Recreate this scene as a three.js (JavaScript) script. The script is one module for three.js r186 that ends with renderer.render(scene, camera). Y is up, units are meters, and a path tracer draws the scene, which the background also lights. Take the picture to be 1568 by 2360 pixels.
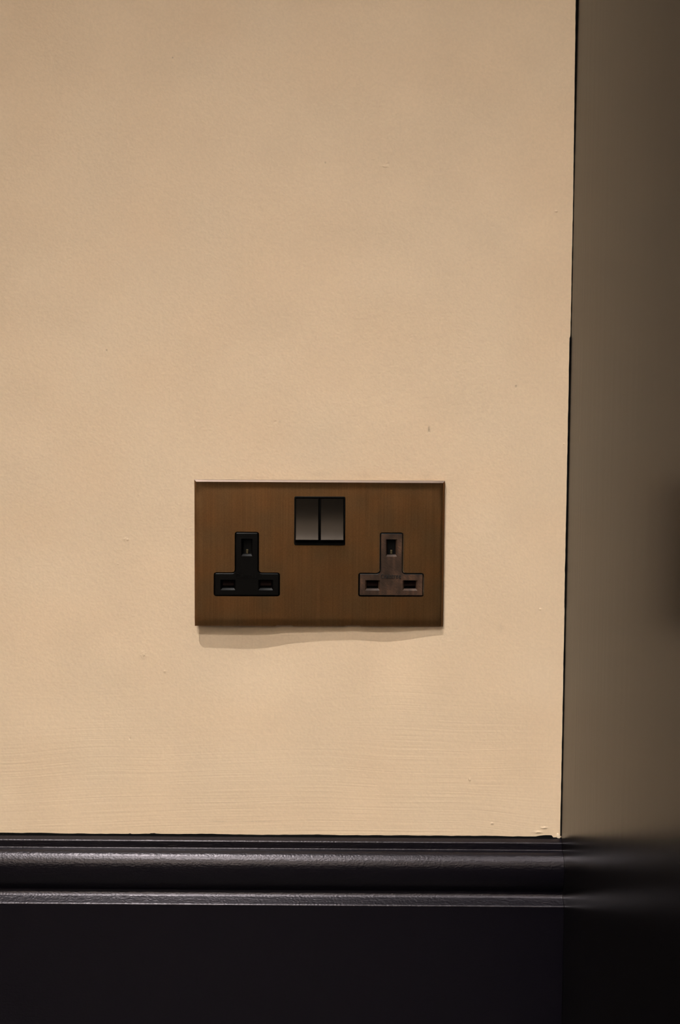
import * as THREE from 'three';
import { mergeGeometries, toCreasedNormals } from 'three/addons/utils/BufferGeometryUtils.js';
import { RoundedBoxGeometry } from 'three/addons/geometries/RoundedBoxGeometry.js';
import { FontLoader } from 'three/addons/loaders/FontLoader.js';
import { TextGeometry } from 'three/addons/geometries/TextGeometry.js';

// ---------------------------------------------------------------- camera, exposure, lights
const PLATE_Y = 0.39;                 // height of the middle of the socket plate
const CORNER_X = 0.1454;              // where the cream wall meets the dark right wall
const SKIRT_Y = PLATE_Y - 0.1703;     // top of the skirting
const CEIL = 2.4, LEFT_X = -1.9, FRONT_Z = 3.1;

const scene = new THREE.Scene();
scene.background = new THREE.Color(0x000000);
const renderer = new THREE.WebGLRenderer({ antialias: true });
renderer.toneMapping = THREE.LinearToneMapping;
renderer.toneMappingExposure = 0.785;
renderer.shadowMap.enabled = true;

const FOCAL = 2900;                   // in pixels of the 1568 x 2360 frame
const camera = new THREE.PerspectiveCamera(2 * Math.atan(1180 / FOCAL) * 180 / Math.PI, 1568 / 2360, 0.02, 30);
camera.position.set(0.01141, PLATE_Y + 0.07841, 0.7363);
camera.rotation.order = 'YXZ';
camera.rotation.set(-0.07344, -0.00067, 0.00648);
camera.focus = 0.738;
camera.userData.fStop = 5.6;
scene.add(camera);

// Two recessed ceiling downlights, as the two shadow edges under the plate tell; a third and a standing uplighter further back are added, unseen, for soft fill.
const WARM = new THREE.Color().setRGB(1.0, 0.955, 0.915);
const DOWNLIGHTS = [
  { x: -0.47, z: 0.87, power: 20, angle: 0.497, penumbra: 0.34, lean: [0.45, -2, 0], label: 'round recessed ceiling downlight nearest the cream wall' },
  { x: -0.40, z: 1.92, power: 14.5, angle: 0.915, penumbra: 0.30, lean: [0.38, -2, 0], label: 'round recessed ceiling downlight farther from the cream wall' },
  { x: -0.45, z: 2.35, power: 98, angle: 0.62, penumbra: 0.6, lean: [-0.1, -1.3, 0.75], label: 'unseen downlight added for soft fill, turned towards the wall behind the camera' },
];
const ADDED_UPLIGHT = { x: -0.45, y: 1.75, z: 2.4, power: 18 };  // unseen uplighter, added for soft fill off the ceiling

// ---------------------------------------------------------------- helpers
const mm = 0.001;
function tag(o, label, category, kind) {
  if (label) o.userData.label = label;
  if (category) o.userData.category = category;
  if (kind) o.userData.kind = kind;
  return o;
}
function mesh(name, geometry, material, parent) {
  const m = new THREE.Mesh(geometry, material);
  m.name = name; m.castShadow = true; m.receiveShadow = true;
  parent.add(m);
  return m;
}
function structure(name, geometry, material, label) {
  const m = mesh(name, geometry, material, scene);
  m.userData.kind = 'structure';
  if (label) m.userData.label = label;
  return m;
}
function box(w, h, d, x, y, z) { const g = new THREE.BoxGeometry(w, h, d); g.translate(x, y, z); return g; }
function planarUV(g) {                // uv in metres, looking along z
  const p = g.attributes.position, uv = new Float32Array(p.count * 2);
  for (let i = 0; i < p.count; i++) { uv[2 * i] = p.getX(i); uv[2 * i + 1] = p.getY(i); }
  g.setAttribute('uv', new THREE.BufferAttribute(uv, 2));
  return g;
}
const soup = () => [];
function creased(g, angle) {          // toCreasedNormals joins points by hundredths of a unit, so it works on a copy in hundredths of a millimetre
  g.scale(1e5, 1e5, 1e5);
  const c = toCreasedNormals(g, angle);
  c.scale(1e-5, 1e-5, 1e-5);
  return c;
}
function finish(tris, crease = 0.6) {
  let g = new THREE.BufferGeometry();
  g.setAttribute('position', new THREE.Float32BufferAttribute(tris, 3));
  return planarUV(creased(g, crease));
}
function strip(out, A, zA, B, zB) {   // closed band between two rings with the same number of points (counter-clockwise, A inside or in front)
  const n = A.length;
  for (let i = 0; i < n; i++) {
    const j = (i + 1) % n;
    out.push(A[i][0], A[i][1], zA, B[i][0], B[i][1], zB, B[j][0], B[j][1], zB);
    out.push(A[i][0], A[i][1], zA, B[j][0], B[j][1], zB, A[j][0], A[j][1], zA);
  }
}
function cap(out, ring, holes, z, back = false) {
  const V = (r) => r.map((p) => new THREE.Vector2(p[0], p[1]));
  const c = V(ring), h = holes.map((r) => V(r).reverse());
  const all = [...c, ...h.flat()];
  for (const f of THREE.ShapeUtils.triangulateShape(c, h)) {
    const [a, b, d] = back ? [f[0], f[2], f[1]] : f;
    for (const k of [a, b, d]) out.push(all[k].x, all[k].y, z);
  }
}
function rounded(verts, radii, seg = 5) {   // ring with rounded corners
  const out = [], n = verts.length;
  for (let i = 0; i < n; i++) {
    const p = verts[(i + n - 1) % n], c = verts[i], q = verts[(i + 1) % n], r = Math.max(radii[i], 1e-6);
    const u = [p[0] - c[0], p[1] - c[1]], v = [q[0] - c[0], q[1] - c[1]], lu = Math.hypot(...u), lv = Math.hypot(...v);
    const a = [c[0] + u[0] / lu * r, c[1] + u[1] / lu * r], b = [c[0] + v[0] / lv * r, c[1] + v[1] / lv * r];
    const o = [a[0] + v[0] / lv * r, a[1] + v[1] / lv * r];
    const a0 = Math.atan2(a[1] - o[1], a[0] - o[0]);
    let a1 = Math.atan2(b[1] - o[1], b[0] - o[0]), d = a1 - a0;
    if (d > Math.PI) d -= 2 * Math.PI; if (d < -Math.PI) d += 2 * Math.PI;
    for (let k = 0; k <= seg; k++) { const t = a0 + d * k / seg; out.push([o[0] + r * Math.cos(t), o[1] + r * Math.sin(t)]); }
  }
  return out;
}
const rect = (x0, y0, x1, y1, r, seg) => rounded([[x0, y0], [x1, y0], [x1, y1], [x0, y1]], [r, r, r, r], seg);

// noise
function rng(seed) { let s = seed | 0; return () => { s = (s + 0x6d2b79f5) | 0; let t = Math.imul(s ^ (s >>> 15), 1 | s); t = (t + Math.imul(t ^ (t >>> 7), 61 | t)) ^ t; return ((t ^ (t >>> 14)) >>> 0) / 4294967296; }; }
function lattice(seed) {
  const r = rng(seed), N = 256, a = new Float32Array(N * N);
  for (let i = 0; i < a.length; i++) a[i] = r() * 2 - 1;
  return (x, y) => {
    const ix = Math.floor(x), iy = Math.floor(y); let fx = x - ix, fy = y - iy;
    fx = fx * fx * (3 - 2 * fx); fy = fy * fy * (3 - 2 * fy);
    const x0 = ix & 255, x1 = (ix + 1) & 255, y0 = (iy & 255) << 8, y1 = ((iy + 1) & 255) << 8;
    return (a[y0 + x0] * (1 - fx) + a[y0 + x1] * fx) * (1 - fy) + (a[y1 + x0] * (1 - fx) + a[y1 + x1] * fx) * fy;
  };
}
const nA = lattice(11), nB = lattice(23), nC = lattice(37), nD = lattice(51);
const sstep = (a, b, x) => { const t = Math.min(1, Math.max(0, (x - a) / (b - a))); return t * t * (3 - 2 * t); };
function texture(w, h, fill, srgb) {  // fill(u, v, put) with u, v in 0..1
  const channels = 4, data = new Uint8Array(w * h * channels), c = [0, 0, 0];
  for (let y = 0, i = 0; y < h; y++) for (let x = 0; x < w; x++, i += 4) {
    fill((x + 0.5) / w, (y + 0.5) / h, c);
    for (let k = 0; k < 3; k++) data[i + k] = Math.max(0, Math.min(255, Math.round(c[k] * 255)));
    data[i + 3] = 255;
  }
  const t = new THREE.DataTexture(data, w, h);
  t.magFilter = THREE.LinearFilter; t.minFilter = THREE.LinearMipmapLinearFilter; t.generateMipmaps = true;
  t.wrapS = t.wrapT = THREE.MirroredRepeatWrapping;
  if (srgb) t.colorSpace = THREE.SRGBColorSpace;
  t.needsUpdate = true;
  return t;
}
function scaled(t, w, h, x0 = 0, y0 = 0) { t.repeat.set(1 / w, 1 / h); t.offset.set(-x0 / w, -y0 / h); return t; }
// where a feature seen on the wall stands, in metres on the wall (x from the plate middle, y from the floor)
function onWall(u, v) {
  const d = new THREE.Vector3((u - 784) / FOCAL, (1180 - v) / FOCAL, -1).applyEuler(camera.rotation);
  const t = -camera.position.z / d.z;
  return [camera.position.x + d.x * t, camera.position.y + d.y * t];
}

// ---------------------------------------------------------------- materials
// Cream emulsion: roller stipple above, brush strokes low down and beside the corner, with nibs and small marks where they are.
const TX0 = -0.24, TY0 = SKIRT_Y - 0.02, TW = 0.42, TH = 0.58;
const nibs = [[330, 1508, 1.6, 2.2, 1], [291, 1243, 1.6, 0.9, 1], [989, 991, 0.8, 1.7, -1.3], [246, 808, 0.5, 0.7, -1], [1283, 487, 0.9, 0.5, 1], [634, 972, 0.8, 0.6, -0.6], [380, 1548, 0.6, 0.9, 0.8],
  [300, 1702, 0.5, 0.7, -0.6], [1135, 1898, 0.9, 0.5, 1.2], [1083, 1797, 0.5, 0.9, 1.2], [1190, 891, 0.5, 0.7, -1], [888, 383, 1.4, 0.6, 0.9], [895, 378, 0.6, 0.6, -0.7], [320, 1140, 0.5, 0.6, 0.6], [531, 959, 0.6, 0.6, -0.5],
  [1240, 1918, 2.2, 0.6, 1.5], [1255, 1908, 1.8, 0.5, 1.3], [1246, 1404, 0.6, 0.5, 0.8], [750, 375, 0.4, 0.5, -0.8], [272, 1300, 0.4, 0.4, 0.7], [1300, 1023, 0.4, 0.5, 0.9], [398, 133, 0.3, 0.4, -0.9]]
  .map(([u, v, a, b, s]) => [...onWall(u, v), a * mm, b * mm, s]);
const grid = new Map();
for (const n of nibs) for (let i = -1; i <= 1; i++) for (let j = -1; j <= 1; j++) {
  const k = (Math.floor(n[0] / 0.008) + i) + ',' + (Math.floor(n[1] / 0.008) + j);
  if (!grid.has(k)) grid.set(k, []); grid.get(k).push(n);
}
const wallBump = texture(1664, 2048, (u, v, c) => {
  const x = TX0 + u * TW, y = TY0 + v * TH, X = x * 1000, Y = y * 1000;
  const low = 1 - sstep(SKIRT_Y + 0.015, SKIRT_Y + 0.125, y + 0.03 * nD(X / 60, Y / 60) - 0.02 * sstep(-0.1, 0.05, x));   // brushed zone
  const side = sstep(CORNER_X - 0.045, CORNER_X - 0.02, x + 0.008 * nD(X / 30 + 9, Y / 90));
  const stipple = 0.55 * nA(X / 1.15, Y / 1.0) + 0.35 * nB(X / 0.55, Y / 0.5) + 0.35 * nC(X / 2.6, Y / 2.4);
  const bend = Y + 1.8 * nD(X / 45, Y / 38) + 0.0009 * X * X * 0.2;
  const strokes = 0.6 * nB(X / 26, bend / 0.42) + 0.5 * nA(X / 55 + 7, bend / 0.9) + 0.7 * Math.max(0, nC(X / 40, bend / 1.5) - 0.35);
  const vert = 0.35 * nC(X / 0.5, Y / 30) + 0.4 * nA(X / 1.1, Y / 60);
  let h = stipple * (1 - 0.75 * low) * (1 - 0.35 * side) + strokes * low * 0.55 * (1 - side) + vert * side * 0.4 * (1 - 0.6 * low) + strokes * low * side * 0.35;
  h += 0.7 * nD(X / 48 + 3, Y / 40) + 0.35 * nC(X / 17, Y / 15);                     // uneven plaster
  h += 2.6 * Math.exp(-Math.pow((CORNER_X - 0.0012 - x) / 0.0012, 2)) * (0.6 + 0.4 * nA(Y / 2.5, 3)) * sstep(SKIRT_Y + 0.06, SKIRT_Y + 0.03, y);   // paint lip beside the corner
  for (const n of grid.get(Math.floor(x / 0.008) + ',' + Math.floor(y / 0.008)) ?? []) {
    const q = Math.pow((x - n[0]) / n[2], 2) + Math.pow((y - n[1]) / n[3], 2) + 0.5 * nB(X / 0.5, Y / 0.5);
    if (q < 6) h += n[4] * 5 * Math.exp(-Math.max(0, q));
  }
  c[0] = c[1] = c[2] = 0.5 + h * 0.055;
});
const marks = [[989, 991, 0.5, 1.7, 0.22], [1156, 1446, 1.8, 2.4, 0.035], [645, 972, 0.6, 0.8, 0.08], [740, 1092, 6, 1.4, 0.035], [840, 1096, 6, 1.4, 0.045], [985, 1097, 3, 2.4, 0.05], [505, 1893, 4.5, 0.35, 0.11], [600, 1893, 9, 0.3, 0.07], [398, 133, 0.3, 0.4, 0.25], [750, 375, 0.4, 0.4, 0.2], [246, 808, 0.4, 0.6, 0.2], [1190, 891, 0.4, 0.5, 0.2]].map(([u, v, a, b, s]) => [...onWall(u, v), a * mm, b * mm, s]);
const wallColor = texture(1024, 1280, (u, v, c) => {
  const x = TX0 + u * TW, y = TY0 + v * TH, X = x * 1000, Y = y * 1000;
  let k = 1 + 0.012 * nA(X / 0.9, Y / 0.9) + 0.012 * nB(X / 24, Y / 24), w = 0.012 * nC(X / 33, Y / 29);
  for (const n of marks) {
    const q = Math.pow((x - n[0]) / n[2], 2) + Math.pow((y - n[1]) / n[3], 2);
    if (q < 9) k -= n[4] * Math.exp(-q) * (0.75 + 0.4 * nB(X / 0.5, Y / 0.5));
  }
  c[0] = 0.89 * k; c[1] = 0.792 * k * (1 - w * 0.5); c[2] = 0.672 * k * (1 - w);
}, true);
scaled(wallBump, TW, TH, TX0, TY0); scaled(wallColor, TW, TH, TX0, TY0);
const M = {};
M.cream = new THREE.MeshStandardMaterial({ map: wallColor, bumpMap: wallBump, bumpScale: 0.0010, roughness: 0.62 });
M.creamPlain = new THREE.MeshStandardMaterial({ color: new THREE.Color().setRGB(0.77, 0.625, 0.455), roughness: 0.7 });

// Satin black-brown paint of the right wall, with vertical brush streaks.
const dents = [[1334, 1010, 1.6, 1.8], [1314, 1408, 1.2, 4.0]].map(([u, v, a, b]) => {   // small knocks in the right wall's paint near the corner
  const d = new THREE.Vector3((u - 784) / FOCAL, (1180 - v) / FOCAL, -1).applyEuler(camera.rotation), t = (CORNER_X - camera.position.x) / d.x;
  return [(camera.position.z + d.z * t) * 1000, (camera.position.y + d.y * t) * 1000, a, b];
});
const sideBump = texture(1024, 1024, (u, v, c) => {            // u along z (0.4 m), v along y (0.8 m)
  const Z = u * 400, Y = v * 800;
  const ridge = (z, w, s) => s * Math.exp(-Math.pow((Z - z - 0.8 * nD(Y / 40, z)) / w, 2)) * Math.max(0, 0.5 + 0.8 * nA(Y / 18, z));
  let h = 0.22 * nA(Z / 1.2, Y / 70) + 0.14 * nB(Z / 3.5, Y / 120) + 0.08 * nC(Z / 2.2, Y / 2.4) + ridge(37, 1.0, 0.5) + ridge(14, 0.9, 0.5) + ridge(27, 0.8, 0.3);
  for (const [z, y, a, b] of dents) h -= 0.9 * Math.exp(-Math.pow((Z - z) / a, 2) - Math.pow((Y - y) / b, 2));
  c[0] = c[1] = c[2] = 0.5 + 0.6 * h;
});
scaled(sideBump, 0.4, 0.8);
M.dark = new THREE.MeshPhysicalMaterial({ color: new THREE.Color().setRGB(0.0030, 0.0026, 0.0026), roughness: 0.24, specularIntensity: 0.22, bumpMap: sideBump, bumpScale: 0.00007 });

// Near-black eggshell of the skirting, brushed lengthwise.
const skirtBump = texture(1024, 1024, (u, v, c) => {           // 0.25 m square
  const X = u * 250, Y = v * 250;
  c[0] = c[1] = c[2] = 0.5 + 0.22 * nA(X / 1.0, Y / 0.55) + 0.14 * nB(X / 5, Y / 0.4) + 0.12 * nC(X / 0.6, Y / 0.5);
});
scaled(skirtBump, 0.25, 0.25);
M.skirting = new THREE.MeshPhysicalMaterial({ color: new THREE.Color().setRGB(0.0011, 0.0008, 0.0026), roughness: 0.31, specularIntensity: 0.76, specularColor: new THREE.Color().setRGB(1.0, 0.92, 1.0), bumpMap: skirtBump, bumpScale: 0.00012 });
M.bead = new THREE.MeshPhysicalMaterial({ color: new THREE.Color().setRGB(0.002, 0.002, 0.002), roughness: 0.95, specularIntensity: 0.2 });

// Brushed bronze, grain upright.
const bronzeColor = texture(1024, 1024, (u, v, c) => {         // 0.16 m square
  const X = u * 160, Y = v * 160;
  const k = 1 + 0.035 * nA(X / 0.28, Y / 26) + 0.02 * nB(X / 0.7, Y / 40) + 0.035 * nC(X / 9, Y / 14) + 0.05 * nD(X / 0.22, Y / 0.4), w = 0.03 * nD(X / 8, Y / 10);
  c[0] = 0.515 * k * (1 + w); c[1] = 0.38 * k; c[2] = 0.25 * k * (1 - w);
}, true);
const bronzeBump = texture(1024, 1024, (u, v, c) => {
  const X = u * 160, Y = v * 160;
  c[0] = c[1] = c[2] = 0.5 + 0.25 * nA(X / 0.3, Y / 22) + 0.2 * nB(X / 0.6, Y / 35);
});
scaled(bronzeColor, 0.16, 0.16, -0.08, -0.08); scaled(bronzeBump, 0.16, 0.16, -0.08, -0.08);
M.bronze = new THREE.MeshPhysicalMaterial({ map: bronzeColor, metalness: 1, roughness: 0.40, bumpMap: bronzeBump, bumpScale: 0.000004 });
M.litEdge = new THREE.MeshPhysicalMaterial({ color: new THREE.Color().setRGB(0.19, 0.145, 0.12), metalness: 1, roughness: 0.5 });  // top bevel only: light from above painted in as paler metal
M.rocker = new THREE.MeshPhysicalMaterial({ color: new THREE.Color().setRGB(0.029, 0.024, 0.020), metalness: 1, roughness: 0.36 });
M.plastic = new THREE.MeshPhysicalMaterial({ color: new THREE.Color().setRGB(0.0012, 0.0009, 0.0008), roughness: 0.40, specularIntensity: 0.3 });
M.frame = new THREE.MeshPhysicalMaterial({ color: new THREE.Color().setRGB(0.0012, 0.0012, 0.0012), roughness: 0.6, specularIntensity: 0.25 });
// Paler grey-brown plastic of the right insert: fine slanting streaks, gathered in patches.
const streakMap = texture(512, 512, (u, v, c) => {                 // 0.045 m square
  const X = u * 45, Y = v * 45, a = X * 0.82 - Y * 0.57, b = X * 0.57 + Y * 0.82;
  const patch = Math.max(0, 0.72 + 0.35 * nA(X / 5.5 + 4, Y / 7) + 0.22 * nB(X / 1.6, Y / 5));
  const streak = 0.5 * nC(a / 1.3, b / 0.2) + 0.35 * nD(a / 0.7, b / 0.12);
  const k = Math.min(1.2, patch * (0.8 + 0.42 * streak));
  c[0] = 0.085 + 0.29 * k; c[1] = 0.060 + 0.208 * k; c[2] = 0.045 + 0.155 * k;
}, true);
scaled(streakMap, 0.045, 0.045, -0.0225, -0.0225);
M.mottled = new THREE.MeshPhysicalMaterial({ map: streakMap, roughness: 0.5, specularIntensity: 0.6 });
M.letter = new THREE.MeshStandardMaterial({ color: new THREE.Color().setRGB(0.005, 0.0045, 0.004), roughness: 0.6 });
M.shutter = new THREE.MeshPhysicalMaterial({ color: new THREE.Color().setRGB(0.007, 0.0026, 0.0018), roughness: 0.9, specularIntensity: 0.2 });
M.brass = new THREE.MeshStandardMaterial({ color: new THREE.Color().setRGB(0.10, 0.08, 0.045), metalness: 1, roughness: 0.5 });
M.ceiling = new THREE.MeshStandardMaterial({ color: new THREE.Color().setRGB(0.86, 0.84, 0.80), roughness: 0.9 });
const floorMap = texture(512, 512, (u, v, c) => {
  const k = 1 + 0.25 * nA(u * 90, v * 5) + 0.12 * nB(u * 20, v * 3);
  c[0] = 0.13 * k; c[1] = 0.105 * k; c[2] = 0.09 * k;
}, true);
scaled(floorMap, 1, 1);
M.floor = new THREE.MeshStandardMaterial({ map: floorMap, roughness: 0.55 });
M.farWall = new THREE.MeshStandardMaterial({ color: new THREE.Color().setRGB(0.66, 0.60, 0.51), roughness: 0.8 });
M.trim = new THREE.MeshStandardMaterial({ color: new THREE.Color().setRGB(0.6, 0.58, 0.55), roughness: 0.5 });
M.glow = new THREE.MeshStandardMaterial({ color: 0x888888, emissive: WARM, emissiveIntensity: 3 });
M.opalGlow = new THREE.MeshStandardMaterial({ color: 0x888888, emissive: WARM, emissiveIntensity: 1.5 });

// ---------------------------------------------------------------- the setting
// Cream wall: plaster not quite flat, hollow in two places under the plate.
function wallZ(x, y) {
  const g = (u, v, d, sx, sy) => { const [a, b] = onWall(u, v); return d * mm * Math.exp(-Math.pow((x - a) / (sx * mm), 2) - Math.pow((y - b) / (sy * mm), 2)); };
  return g(585, 1490, -1.2, 22, 30) + g(900, 1480, -1.1, 19, 30);
}
{
  const xs = [], ys = [];
  for (let x = LEFT_X - 0.1; x < -0.26; x += 0.2) xs.push(x);
  for (let x = -0.26; x < CORNER_X; x += 0.0025) xs.push(x);
  xs.push(CORNER_X + 0.004);
  for (let y = 0; y < 0.2; y += 0.05) ys.push(y);
  for (let y = 0.2; y < 0.78; y += 0.0025) ys.push(y);
  for (let y = 0.8; y < CEIL; y += 0.2) ys.push(y);
  ys.push(CEIL);
  const pos = [], idx = [];
  for (const y of ys) for (const x of xs) pos.push(x, y, wallZ(x, y));
  const n = xs.length;
  for (let j = 0; j + 1 < ys.length; j++) for (let i = 0; i + 1 < n; i++) { const a = j * n + i; idx.push(a, a + 1, a + n + 1, a, a + n + 1, a + n); }
  let front = new THREE.BufferGeometry();
  front.setAttribute('position', new THREE.Float32BufferAttribute(pos, 3));
  front.setIndex(idx); front.computeVertexNormals(); planarUV(front);
  const w = CORNER_X + 0.004 - LEFT_X + 0.1;
  const body = box(w, CEIL, 0.1, CORNER_X + 0.004 - w / 2, CEIL / 2, -0.055);
  front = front.toNonIndexed();
  structure('wall_back', mergeGeometries([front, planarUV(body.toNonIndexed())]), M.cream, 'cream painted wall with brush marks that carries the double socket');
}
// Dark right wall, running towards the camera; satin enough to mirror the cream wall.
{
  const L = FRONT_Z + 0.1, g = new THREE.BoxGeometry(0.1, CEIL, L, 1, 1, 160);
  g.translate(0.05, CEIL / 2, L / 2 - 0.05);
  const uv = g.attributes.uv, p = g.attributes.position, nrm = g.attributes.normal;
  const BOW = 0.086, REACH = 0.32;    // the wall bows gently away from the room beyond the corner
  for (let i = 0; i < p.count; i++) {
    const z = Math.max(0, p.getZ(i)), s = z < REACH ? 2 * BOW * z : 2 * BOW * REACH * Math.exp(-(z - REACH) / 0.4), inner = p.getX(i) < 0.05;
    p.setX(i, p.getX(i) + CORNER_X + (z < REACH ? BOW * z * z : BOW * REACH * REACH + 2 * BOW * REACH * 0.4 * (1 - Math.exp(-(z - REACH) / 0.4))));
    if (inner && nrm.getX(i) < -0.9) { const l = Math.hypot(1, s); nrm.setXYZ(i, -1 / l, 0, s / l); }
  }
  for (let i = 0; i < p.count; i++) uv.setXY(i, p.getZ(i), p.getY(i));
  const wall = structure('wall_right', g, M.dark, 'dark satin painted wall on the right that mirrors the cream wall');
  // thin black strip down the corner, painting in the gap's shade and a dark seal, wider at the top and again from the middle down
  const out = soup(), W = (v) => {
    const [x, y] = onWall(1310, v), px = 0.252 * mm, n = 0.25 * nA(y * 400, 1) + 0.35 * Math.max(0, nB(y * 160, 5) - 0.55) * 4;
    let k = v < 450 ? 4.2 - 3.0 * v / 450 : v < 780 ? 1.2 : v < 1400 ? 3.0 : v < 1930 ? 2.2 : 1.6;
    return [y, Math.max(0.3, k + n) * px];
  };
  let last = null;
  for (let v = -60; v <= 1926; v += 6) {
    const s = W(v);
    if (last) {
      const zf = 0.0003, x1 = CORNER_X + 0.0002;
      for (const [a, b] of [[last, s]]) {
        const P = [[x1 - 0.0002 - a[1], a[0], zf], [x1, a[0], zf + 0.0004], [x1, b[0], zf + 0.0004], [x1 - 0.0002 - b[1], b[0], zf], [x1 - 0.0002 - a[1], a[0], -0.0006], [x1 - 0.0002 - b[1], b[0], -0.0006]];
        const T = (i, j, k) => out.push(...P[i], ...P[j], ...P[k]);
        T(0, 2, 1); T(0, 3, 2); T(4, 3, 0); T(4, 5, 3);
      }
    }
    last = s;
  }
  mesh('gap_shade_line', finish(out, 0.3), M.bead, wall);
}
// Skirting: a moulded board, drawn as its section (z out of the wall, y below its top edge, in millimetres).
{
  const prof = [[0, 0], [3.5, -1.5], [3.7, -1.6], [4.05, -1.85], [4.22, -2.2], [4.26, -2.4], [4.5, -5.7], [4.55, -5.95], [4.75, -6.2]];
  const roll = new THREE.SplineCurve([[5.0, -6.35], [6.5, -6.65], [8.0, -7.25], [9.5, -8.3], [10.8, -9.8], [11.8, -11.6], [12.5, -13.8], [12.9, -16.5], [12.8, -19.5], [12.2, -22.5], [11.0, -25.5], [9.5, -28.2], [8.6, -30.0]].map((p) => new THREE.Vector2(...p)));
  for (const p of roll.getPoints(44)) prof.push([p.x, p.y]);
  prof.push([8.6, -31.2], [9.0, -32.3], [9.6, -33.1], [9.75, -33.25], [10.0, -33.45], [13.6, -35.95], [13.9, -36.15], [14.3, -36.45], [14.5, -36.8], [14.55, -37.2], [14.55, -38], [14.55, -SKIRT_Y * 1000], [0, -SKIRT_Y * 1000]);
  const out = soup(), x0 = LEFT_X, x1 = CORNER_X - 0.0001, L = [];
  let run = 0;
  prof.forEach((p, i) => { if (i) run += Math.hypot(p[0] - prof[i - 1][0], p[1] - prof[i - 1][1]); L.push(run * mm); });
  const P = (p, x) => [x, SKIRT_Y + p[1] * mm, p[0] * mm];
  const uvs = [];
  const xsn = 40;
  for (let k = 0; k < xsn; k++) for (let i = 0; i + 1 < prof.length; i++) {
    const a = x0 + (x1 - x0) * k / xsn, b = x0 + (x1 - x0) * (k + 1) / xsn;
    out.push(...P(prof[i], a), ...P(prof[i + 1], a), ...P(prof[i + 1], b), ...P(prof[i], a), ...P(prof[i + 1], b), ...P(prof[i], b));
    uvs.push(a, L[i], a, L[i + 1], b, L[i + 1], a, L[i], b, L[i + 1], b, L[i]);
  }
  for (const [x, s] of [[x0, 1], [x1, -1]]) {
    const f = THREE.ShapeUtils.triangulateShape(prof.map((p) => new THREE.Vector2(p[0], p[1])), []);
    for (const t of f) for (const k of s > 0 ? t : [t[0], t[2], t[1]]) { out.push(...P(prof[k], x)); uvs.push(x, L[k]); }
  }
  let g = new THREE.BufferGeometry();
  g.setAttribute('position', new THREE.Float32BufferAttribute(out, 3));
  g.setAttribute('uv', new THREE.Float32BufferAttribute(uvs, 2));
  g = creased(g, 0.5);
  const sk = structure('baseboard_back', g, M.skirting, 'near black moulded skirting board along the foot of the cream wall');
  // wavy black bead where the skirting meets the wall
  const b = soup();
  let last = null;
  for (let u = -700; u <= 1296; u += 4) {
    const [x] = onWall(u, 1927);
    let h = 0.9 + 0.22 * nA(x * 60, 2) + 0.10 * nB(x * 300, 2);
    if (u > 345 && u < 358 || u > 296 && u < 302) h += 0.3;
    if (u > 1236) h = u < 1276 ? 0.9 + 0.7 * Math.sin((u - 1236) / 40 * Math.PI * 0.75) : 0.25;
    const s = [x, h * mm];
    if (last) {
      const y = SKIRT_Y, A = last, B = s;
      b.push(A[0], y + A[1], 0.0001, A[0], y - 0.0004, 0.0009, B[0], y - 0.0004, 0.0009, A[0], y + A[1], 0.0001, B[0], y - 0.0004, 0.0009, B[0], y + B[1], 0.0001);
      b.push(A[0], y + A[1], 0.0001, B[0], y + B[1], 0.0001, B[0], y + B[1], -0.0015, A[0], y + A[1], 0.0001, B[0], y + B[1], -0.0015, A[0], y + A[1], -0.0015);
    }
    last = s;
  }
  mesh('black_bead', finish(b, 0.5), M.bead, sk);
}
// a drip of cream paint run down over the end of the skirting's top ledge
{
  const [x, y] = onWall(1288, 1930);
  const g = new THREE.SphereGeometry(1, 14, 10); g.scale(1.0 * mm, 2.2 * mm, 0.4 * mm); g.rotateZ(0.3);
  const p = g.attributes.position;
  for (let i = 0; i < p.count; i++) p.setXYZ(i, p.getX(i) + 0.0003 * nA(p.getY(i) * 900, 4), p.getY(i), p.getZ(i));
  g.computeVertexNormals(); g.translate(x - 0.0002, y + 0.0005, 0.0002);
  mesh('paint_drip', g, M.creamPlain, scene.getObjectByName('wall_back'));
}
structure('floor', box(CORNER_X - LEFT_X + 0.4, 0.1, FRONT_Z + 0.3, (CORNER_X + LEFT_X) / 2, -0.05, FRONT_Z / 2), M.floor);
structure('ceiling', box(CORNER_X - LEFT_X + 0.4, 0.1, FRONT_Z + 0.3, (CORNER_X + LEFT_X) / 2, CEIL + 0.05, FRONT_Z / 2), M.ceiling);
structure('wall_left', box(0.1, CEIL, FRONT_Z + 0.2, LEFT_X - 0.05, CEIL / 2, FRONT_Z / 2), M.creamPlain);
const farWall = structure('wall_front', box(CORNER_X - LEFT_X + 0.3, CEIL, 0.1, (CORNER_X + LEFT_X) / 2 + 0.03, CEIL / 2, FRONT_Z + 0.05), M.farWall);
// unseen dark panel added behind the camera to darken low reflections
mesh('added_dark_panel', box(CORNER_X - LEFT_X + 0.1, 0.95, 0.03, (CORNER_X + LEFT_X) / 2 + 0.03, 0.475, FRONT_Z - 0.015), M.dark, farWall);

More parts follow.
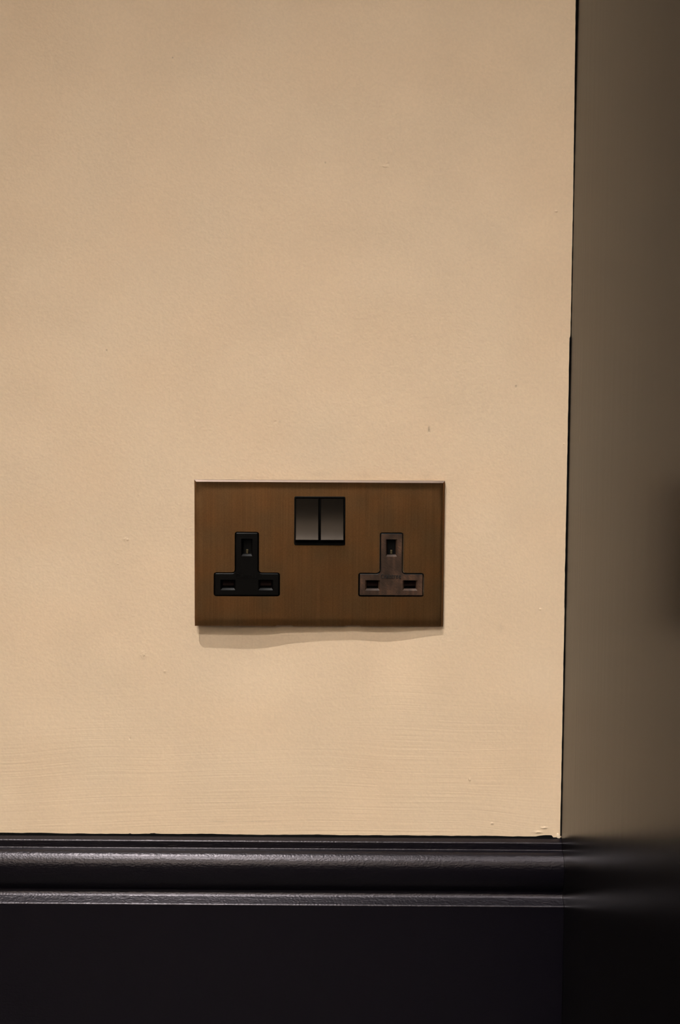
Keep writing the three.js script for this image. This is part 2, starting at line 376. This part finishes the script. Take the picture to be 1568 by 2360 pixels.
// ---------------------------------------------------------------- the double socket
// Measures in millimetres from the middle of the plate; z = 0 is the plate's front.
const socket = new THREE.Group();
socket.name = 'double_socket';
tag(socket, 'bronze double wall socket with two black rocker switches on the cream wall above the skirting', 'socket');
const FRONT = 4.75 * mm;
socket.position.set(0, PLATE_Y, 0);
socket.rotation.y = 0.024;            // the plate stands off the uneven wall more at its left
scene.add(socket);
const put = (name, g, m, parent = socket, x = 0, y = 0, z = FRONT) => { const o = mesh(name, g, m, parent); o.position.set(x, y, z); return o; };
const S = (ring) => ring.map((p) => [p[0] * mm, p[1] * mm]);
function tee(o) {                     // outline of a three-pin insert, o = outward offset
  const v = [[-19.3 - o, -25.1 - o], [19.3 + o, -25.1 - o], [19.3 + o, -11.1 + o], [7.05 + o, -11.1 + o], [7.05 + o, 12.7 + o], [-7.05 - o, 12.7 + o], [-7.05 - o, -11.1 + o], [-19.3 - o, -11.1 + o]];
  const r = 1.4 + o, q = 1.6 - o;
  return S(rounded(v, [r, r, r, q, r, r, q, r], 5));
}
const shift = (ring, dx) => ring.map((p) => [p[0] + dx * mm, p[1]]);
const LX = -42.45, RX = 42.1;
const SW = [-14.9, 5.0, 14.9, 33.6];  // the switch opening
{
  const outline = (e) => {            // plate edge moved in by e, with two shallow screwdriver notches below
    const x = 73 - e, y = 43 - e, yb = 43 - (e < 0.9 ? e * 0.22 : 0.198 + (e - 0.9) * 5.802 / 5.1), pts = [];
    const lerpTo = (x0, y0, x1, y1, n) => { for (let i = 0; i < n; i++) pts.push([x0 + (x1 - x0) * i / n, y0 + (y1 - y0) * i / n]); };
    const n = 146;
    for (let i = 0; i < n; i++) {
      const t = -x + 2 * x * i / n, d = (c) => sstep(5.4, 4.2, Math.abs(t - c)) * 0.42;
      pts.push([t, -yb + (d(-20.5) + d(19.8)) * Math.max(0, 1 - e / 3)]);
    }
    lerpTo(x, -yb, x, y, 20); lerpTo(x, y, -x, y, 40); lerpTo(-x, y, -x, -yb, 20);
    return S(pts);
  };
  const out = soup(), litBevel = soup(), Z = (z) => z * mm;
  // back edge, side, bevel, then a face whose rim is rolled: lifted a little along the top, dropped along the bottom and the ends
  const curl = (d, w, h) => { const t = Math.max(0, 1 - Math.max(0, d - 0.8) / w); return h * t * t; };
  const rim = (p) => curl(43 - p[1] / mm, 4.6, 0.80) - curl(43 + p[1] / mm, 4.2, 0.62) - curl(73 - Math.abs(p[0] / mm), 2.0, 0.24);
  const prof = [[3.0, -2.7], [0, -2.7], [0, -1.0], [0.12, -0.9], [1.0, -0.1], [1.12, 0], [1.3, 0], [1.65, 0], [2.1, 0], [2.6, 0], [3.2, 0], [3.8, 0], [4.5, 0], [5.2, 0], [6.0, 0]];
  const rings = prof.map(([e, z], k) => outline(e).map((p) => [p[0], p[1], Z(z) + (k > 1 ? Z(rim(p)) : 0)]));
  for (let k = 0; k + 1 < rings.length; k++) {
    const A = rings[k + 1], B = rings[k], n = A.length;
    for (let i = 0; i < n; i++) { const j = (i + 1) % n, o = i >= 166 && i < 206 && k >= 2 && k < 5 ? litBevel : out; o.push(...A[i], ...B[i], ...B[j], ...A[i], ...B[j], ...A[j]); }
  }
  const holes = [shift(tee(0.05), LX), shift(tee(0.05), RX), S(rect(SW[0], SW[1], SW[2], SW[3], 0.9, 4))];
  cap(out, outline(6.0), holes, 0);
  for (const h of holes) strip(out, h.map((p) => p).reverse(), 0, h.map((p) => p).reverse(), Z(-2.7));
  put('face_plate', finish(out, 0.35), M.bronze).userData.label = 'brushed bronze face plate';
  put('top_bevel', finish(litBevel, 0.35), M.litEdge).userData.label = 'bevel along the plate top, painted paler as if lit from above';
  // black moulding behind the plate
  const bk = soup(), r = S(rect(-68, -38, 68, 38, 2, 4));
  const holesB = [shift(tee(0.4), LX), shift(tee(0.4), RX), S(rect(SW[0] - 0.2, SW[1] - 0.2, SW[2] + 0.2, SW[3] + 0.2, 0.9, 4))];
  cap(bk, r, holesB, Z(-2.7)); strip(bk, r, Z(-2.7), r, Z(-4.2));
  for (const h of holesB) strip(bk, [...h].reverse(), Z(-2.7), [...h].reverse(), Z(-4.2));
  cap(bk, r, [], Z(-4.2), true); cap(bk, r, [], Z(-4.15));
  put('back_moulding', finish(bk, 0.4), M.frame);
}
// three-pin inserts
const font = await new FontLoader().loadAsync('fonts/droid/droid_sans_regular.typeface.json');
function insert(dx, material, label, deep) {
  const Z = (z) => z * mm, out = soup();
  const a = tee(-0.95), b = tee(-0.6), c = tee(-0.45);
  const holes = [                      // outer mouth, inner throat
    [[-3.25, -1.5, 3.25, 8.7], [-2.55, -0.35, 2.55, 8.5]],
    [[-15.35, -21.5, -6.65, -15.4], [-14.4, -20.4, -7.5, -15.55]],
    [[6.75, -21.5, 15.45, -15.4], [7.6, -20.4, 14.5, -15.55]],
  ].map(([m, t]) => [S(rect(...m, 0.25, 3)), S(rect(...t, 0.2, 3))]);
  const F = 0.15, throats = [];
  cap(out, a, holes.map((h) => h[0]), Z(F));
  const edge = soup();
  strip(edge, a, Z(F), b, Z(F - 0.22)); strip(edge, b, Z(F - 0.22), c, Z(F - 0.7)); strip(edge, c, Z(F - 0.7), c, Z(-3.2));
  for (const [m, t] of holes) {
    strip(out, [...t].reverse(), Z(F - 1.1), [...m].reverse(), Z(F));
    const w = soup();
    strip(w, [...t].reverse(), Z(-deep), [...t].reverse(), Z(F - 1.1));
    cap(w, t, [], Z(-deep));
    throats.push(w);
  }
  const o = put('socket_insert', finish(out, 0.35), material, socket, dx * mm);
  if (label) o.userData.label = label;
  mesh('insert_rim', finish(edge, 0.35), M.plastic, o);
  for (const w of throats) mesh('slot_throat', finish(w, 0.35), M.frame, o);
  for (const [x, y] of [[-10.95, -17.6], [11.05, -17.6]]) {           // safety shutters behind the live and neutral slots
    const g = new RoundedBoxGeometry(6.6 * mm, 3.6 * mm, 1.2 * mm, 2, 0.3 * mm); g.rotateX(-0.35);
    const s = mesh('shutter', g, M.shutter, o); s.position.set(x * mm, y * mm, Z(-2.9)); s.userData.label = 'dark red-brown shutter inside a slot';
  }
  const g = new RoundedBoxGeometry(1.5 * mm, 2.6 * mm, 1.4 * mm, 2, 0.3 * mm);
  const k = mesh('earth_contact', g, M.brass, o); k.position.set(0.1 * mm, 0.9 * mm, Z(-3.2)); k.userData.label = 'brass earth contact in the upper slot';
  const tg = new TextGeometry('Crabtree', { font, size: 2.35 * mm, depth: 0.28 * mm, curveSegments: 4, bevelEnabled: true, bevelThickness: 0.05 * mm, bevelSize: 0.05 * mm, bevelSegments: 1 });
  tg.computeBoundingBox(); const bb = tg.boundingBox, wd = bb.max.x - bb.min.x;
  tg.translate(-(bb.max.x + bb.min.x) / 2, 0, 0); tg.scale(12.0 * mm / wd, 1, 1);
  const l = mesh('lettering', tg, material === M.plastic ? M.plastic : M.letter, o); l.position.set(-0.2 * mm, -14.2 * mm, Z(F - 0.03)); l.userData.label = 'raised lettering reading Crabtree';
  return o;
}
insert(LX, M.plastic, 'clean black three-pin insert on the left', 4.6);
insert(RX, M.mottled, 'mottled grey-brown three-pin insert on the right', 3.4);
// switch frame and rockers
{
  const Z = (z) => z * mm, out = soup();
  const r0 = S(rect(SW[0] + 0.1, SW[1] + 0.1, SW[2] - 0.1, SW[3] - 0.1, 0.8, 4)), r1 = S(rect(SW[0] + 0.35, SW[1] + 0.35, SW[2] - 0.35, SW[3] - 0.35, 0.6, 4));
  const q0 = S(rect(-14.2, 6.2, 14.2, 33.0, 0.3, 4));
  strip(out, r1, Z(0.75), r0, Z(0.55)); strip(out, r0, Z(0.55), r0, Z(-3.2));
  cap(out, r1, [q0], Z(0.75)); strip(out, [...q0].reverse(), Z(-1.2), [...q0].reverse(), Z(0.75)); cap(out, q0, [], Z(-1.2));
  put('switch_frame', finish(out, 0.4), M.frame);
  const rocker = (x0, x1, lift) => {
    // section: y down the rocker, z over the plate; pressed in at the top, standing out at the bottom
    const top = 32.55, bot = 8.2, n = 26, sec = [];
    sec.push([top + 0.02, -1.0], [top, 0.3]);
    for (let i = 0; i <= n; i++) { const t = i / n; sec.push([top - 0.35 - (top - bot - 0.8) * t, 0.85 + lift * Math.pow(t, 3) + 0.25 * (1 - Math.pow(2 * t - 1, 2)) * 0]); }
    sec.push([bot + 0.18, sec[sec.length - 1][1] - 0.10], [bot, sec[sec.length - 1][1] - 0.55], [bot + 0.3, -1.0]);
    const e = 0.28, b = soup();
    const row = (x, d) => sec.map(([y, z], i) => [x * mm, y * mm, (i > 1 && i < sec.length - 2 ? z - d : z) * mm]);
    const rows = [[x0, 9], [x0, e], [x0 + e, 0], [x1 - e, 0], [x1, e], [x1, 9]].map(([x, d]) => d === 9 ? sec.map(([y]) => [x * mm, y * mm, -1.0 * mm]) : row(x, d));
    for (let k = 0; k + 1 < rows.length; k++) for (let i = 0; i + 1 < sec.length; i++) {
      const A = rows[k][i], B = rows[k][i + 1], C = rows[k + 1][i + 1], D = rows[k + 1][i];
      b.push(...A, ...B, ...C, ...A, ...C, ...D);
    }
    return finish(b, 0.5);
  };
  put('rocker_switch', rocker(-14.1, -0.6, 3.5), M.rocker).userData.label = 'left dark metal rocker';
  put('rocker_switch_001', rocker(0.45, 14.0, 3.65), M.rocker).userData.label = 'right dark metal rocker';
}

// ---------------------------------------------------------------- ceiling lamps outside the frame; the third and the uplighter are added fill
for (const d of DOWNLIGHTS) {
  const t = new THREE.Group(); t.name = ['downlight', 'downlight_001', 'downlight_002'][DOWNLIGHTS.indexOf(d)];
  t.position.set(d.x, CEIL, d.z); scene.add(t); tag(t, d.label, 'lamp');
  const ring = new THREE.LatheGeometry([[0.030, -0.001], [0.030, -0.004], [0.034, -0.006], [0.042, -0.005], [0.044, -0.001], [0.044, 0]].map(([r, y]) => new THREE.Vector2(r, y)), 40);
  mesh('trim_ring', ring, M.trim, t);
  const lens = new THREE.CylinderGeometry(0.0295, 0.0295, 0.003, 32); lens.translate(0, -0.0025, 0);
  mesh('lens', lens, M.glow, t);
  const l = new THREE.SpotLight(WARM, d.power, 0, d.angle, d.penumbra, 2);
  l.position.set(0, -0.012, 0); l.target.position.set(...d.lean); t.add(l, l.target);
  l.castShadow = true; l.shadow.radius = 0.75; l.shadow.mapSize.set(2048, 2048);
}
{
  const t = new THREE.Group(); t.name = 'added_uplighter'; t.position.set(ADDED_UPLIGHT.x, 0, ADDED_UPLIGHT.z); scene.add(t);
  tag(t, 'unseen uplighter added for soft fill, an open dark bowl on a slim stem behind the camera', 'lamp');
  const V = (a) => a.map(([r, y]) => new THREE.Vector2(r, y)), Y = ADDED_UPLIGHT.y;
  mesh('base', new THREE.LatheGeometry(V([[0, 0], [0.14, 0], [0.145, 0.006], [0.14, 0.018], [0.03, 0.026], [0, 0.028]]), 40), M.frame, t);
  mesh('stem', new THREE.LatheGeometry(V([[0, 0.02], [0.011, 0.024], [0.011, Y - 0.14], [0.03, Y - 0.125], [0, Y - 0.12]]), 24), M.frame, t);
  mesh('bowl', new THREE.LatheGeometry(V([[0, -0.125], [0.06, -0.115], [0.12, -0.08], [0.16, -0.03], [0.17, 0.01], [0.166, 0.011], [0.155, -0.028], [0.116, -0.075], [0.058, -0.108], [0, -0.118]].map(([r, y]) => [r, Y + y])), 48), M.trim, t);
  const g = new THREE.CylinderGeometry(0.07, 0.07, 0.01, 32); g.translate(0, Y - 0.03, 0); mesh('diffuser', g, M.opalGlow, t);
  const l = new THREE.SpotLight(WARM, ADDED_UPLIGHT.power, 0, 1.25, 0.5, 2);
  l.position.set(0, Y - 0.015, 0); l.target.position.set(0, 3, 0); t.add(l, l.target);
  l.castShadow = true; l.shadow.radius = 3; l.shadow.mapSize.set(2048, 2048);
}
renderer.render(scene, camera);
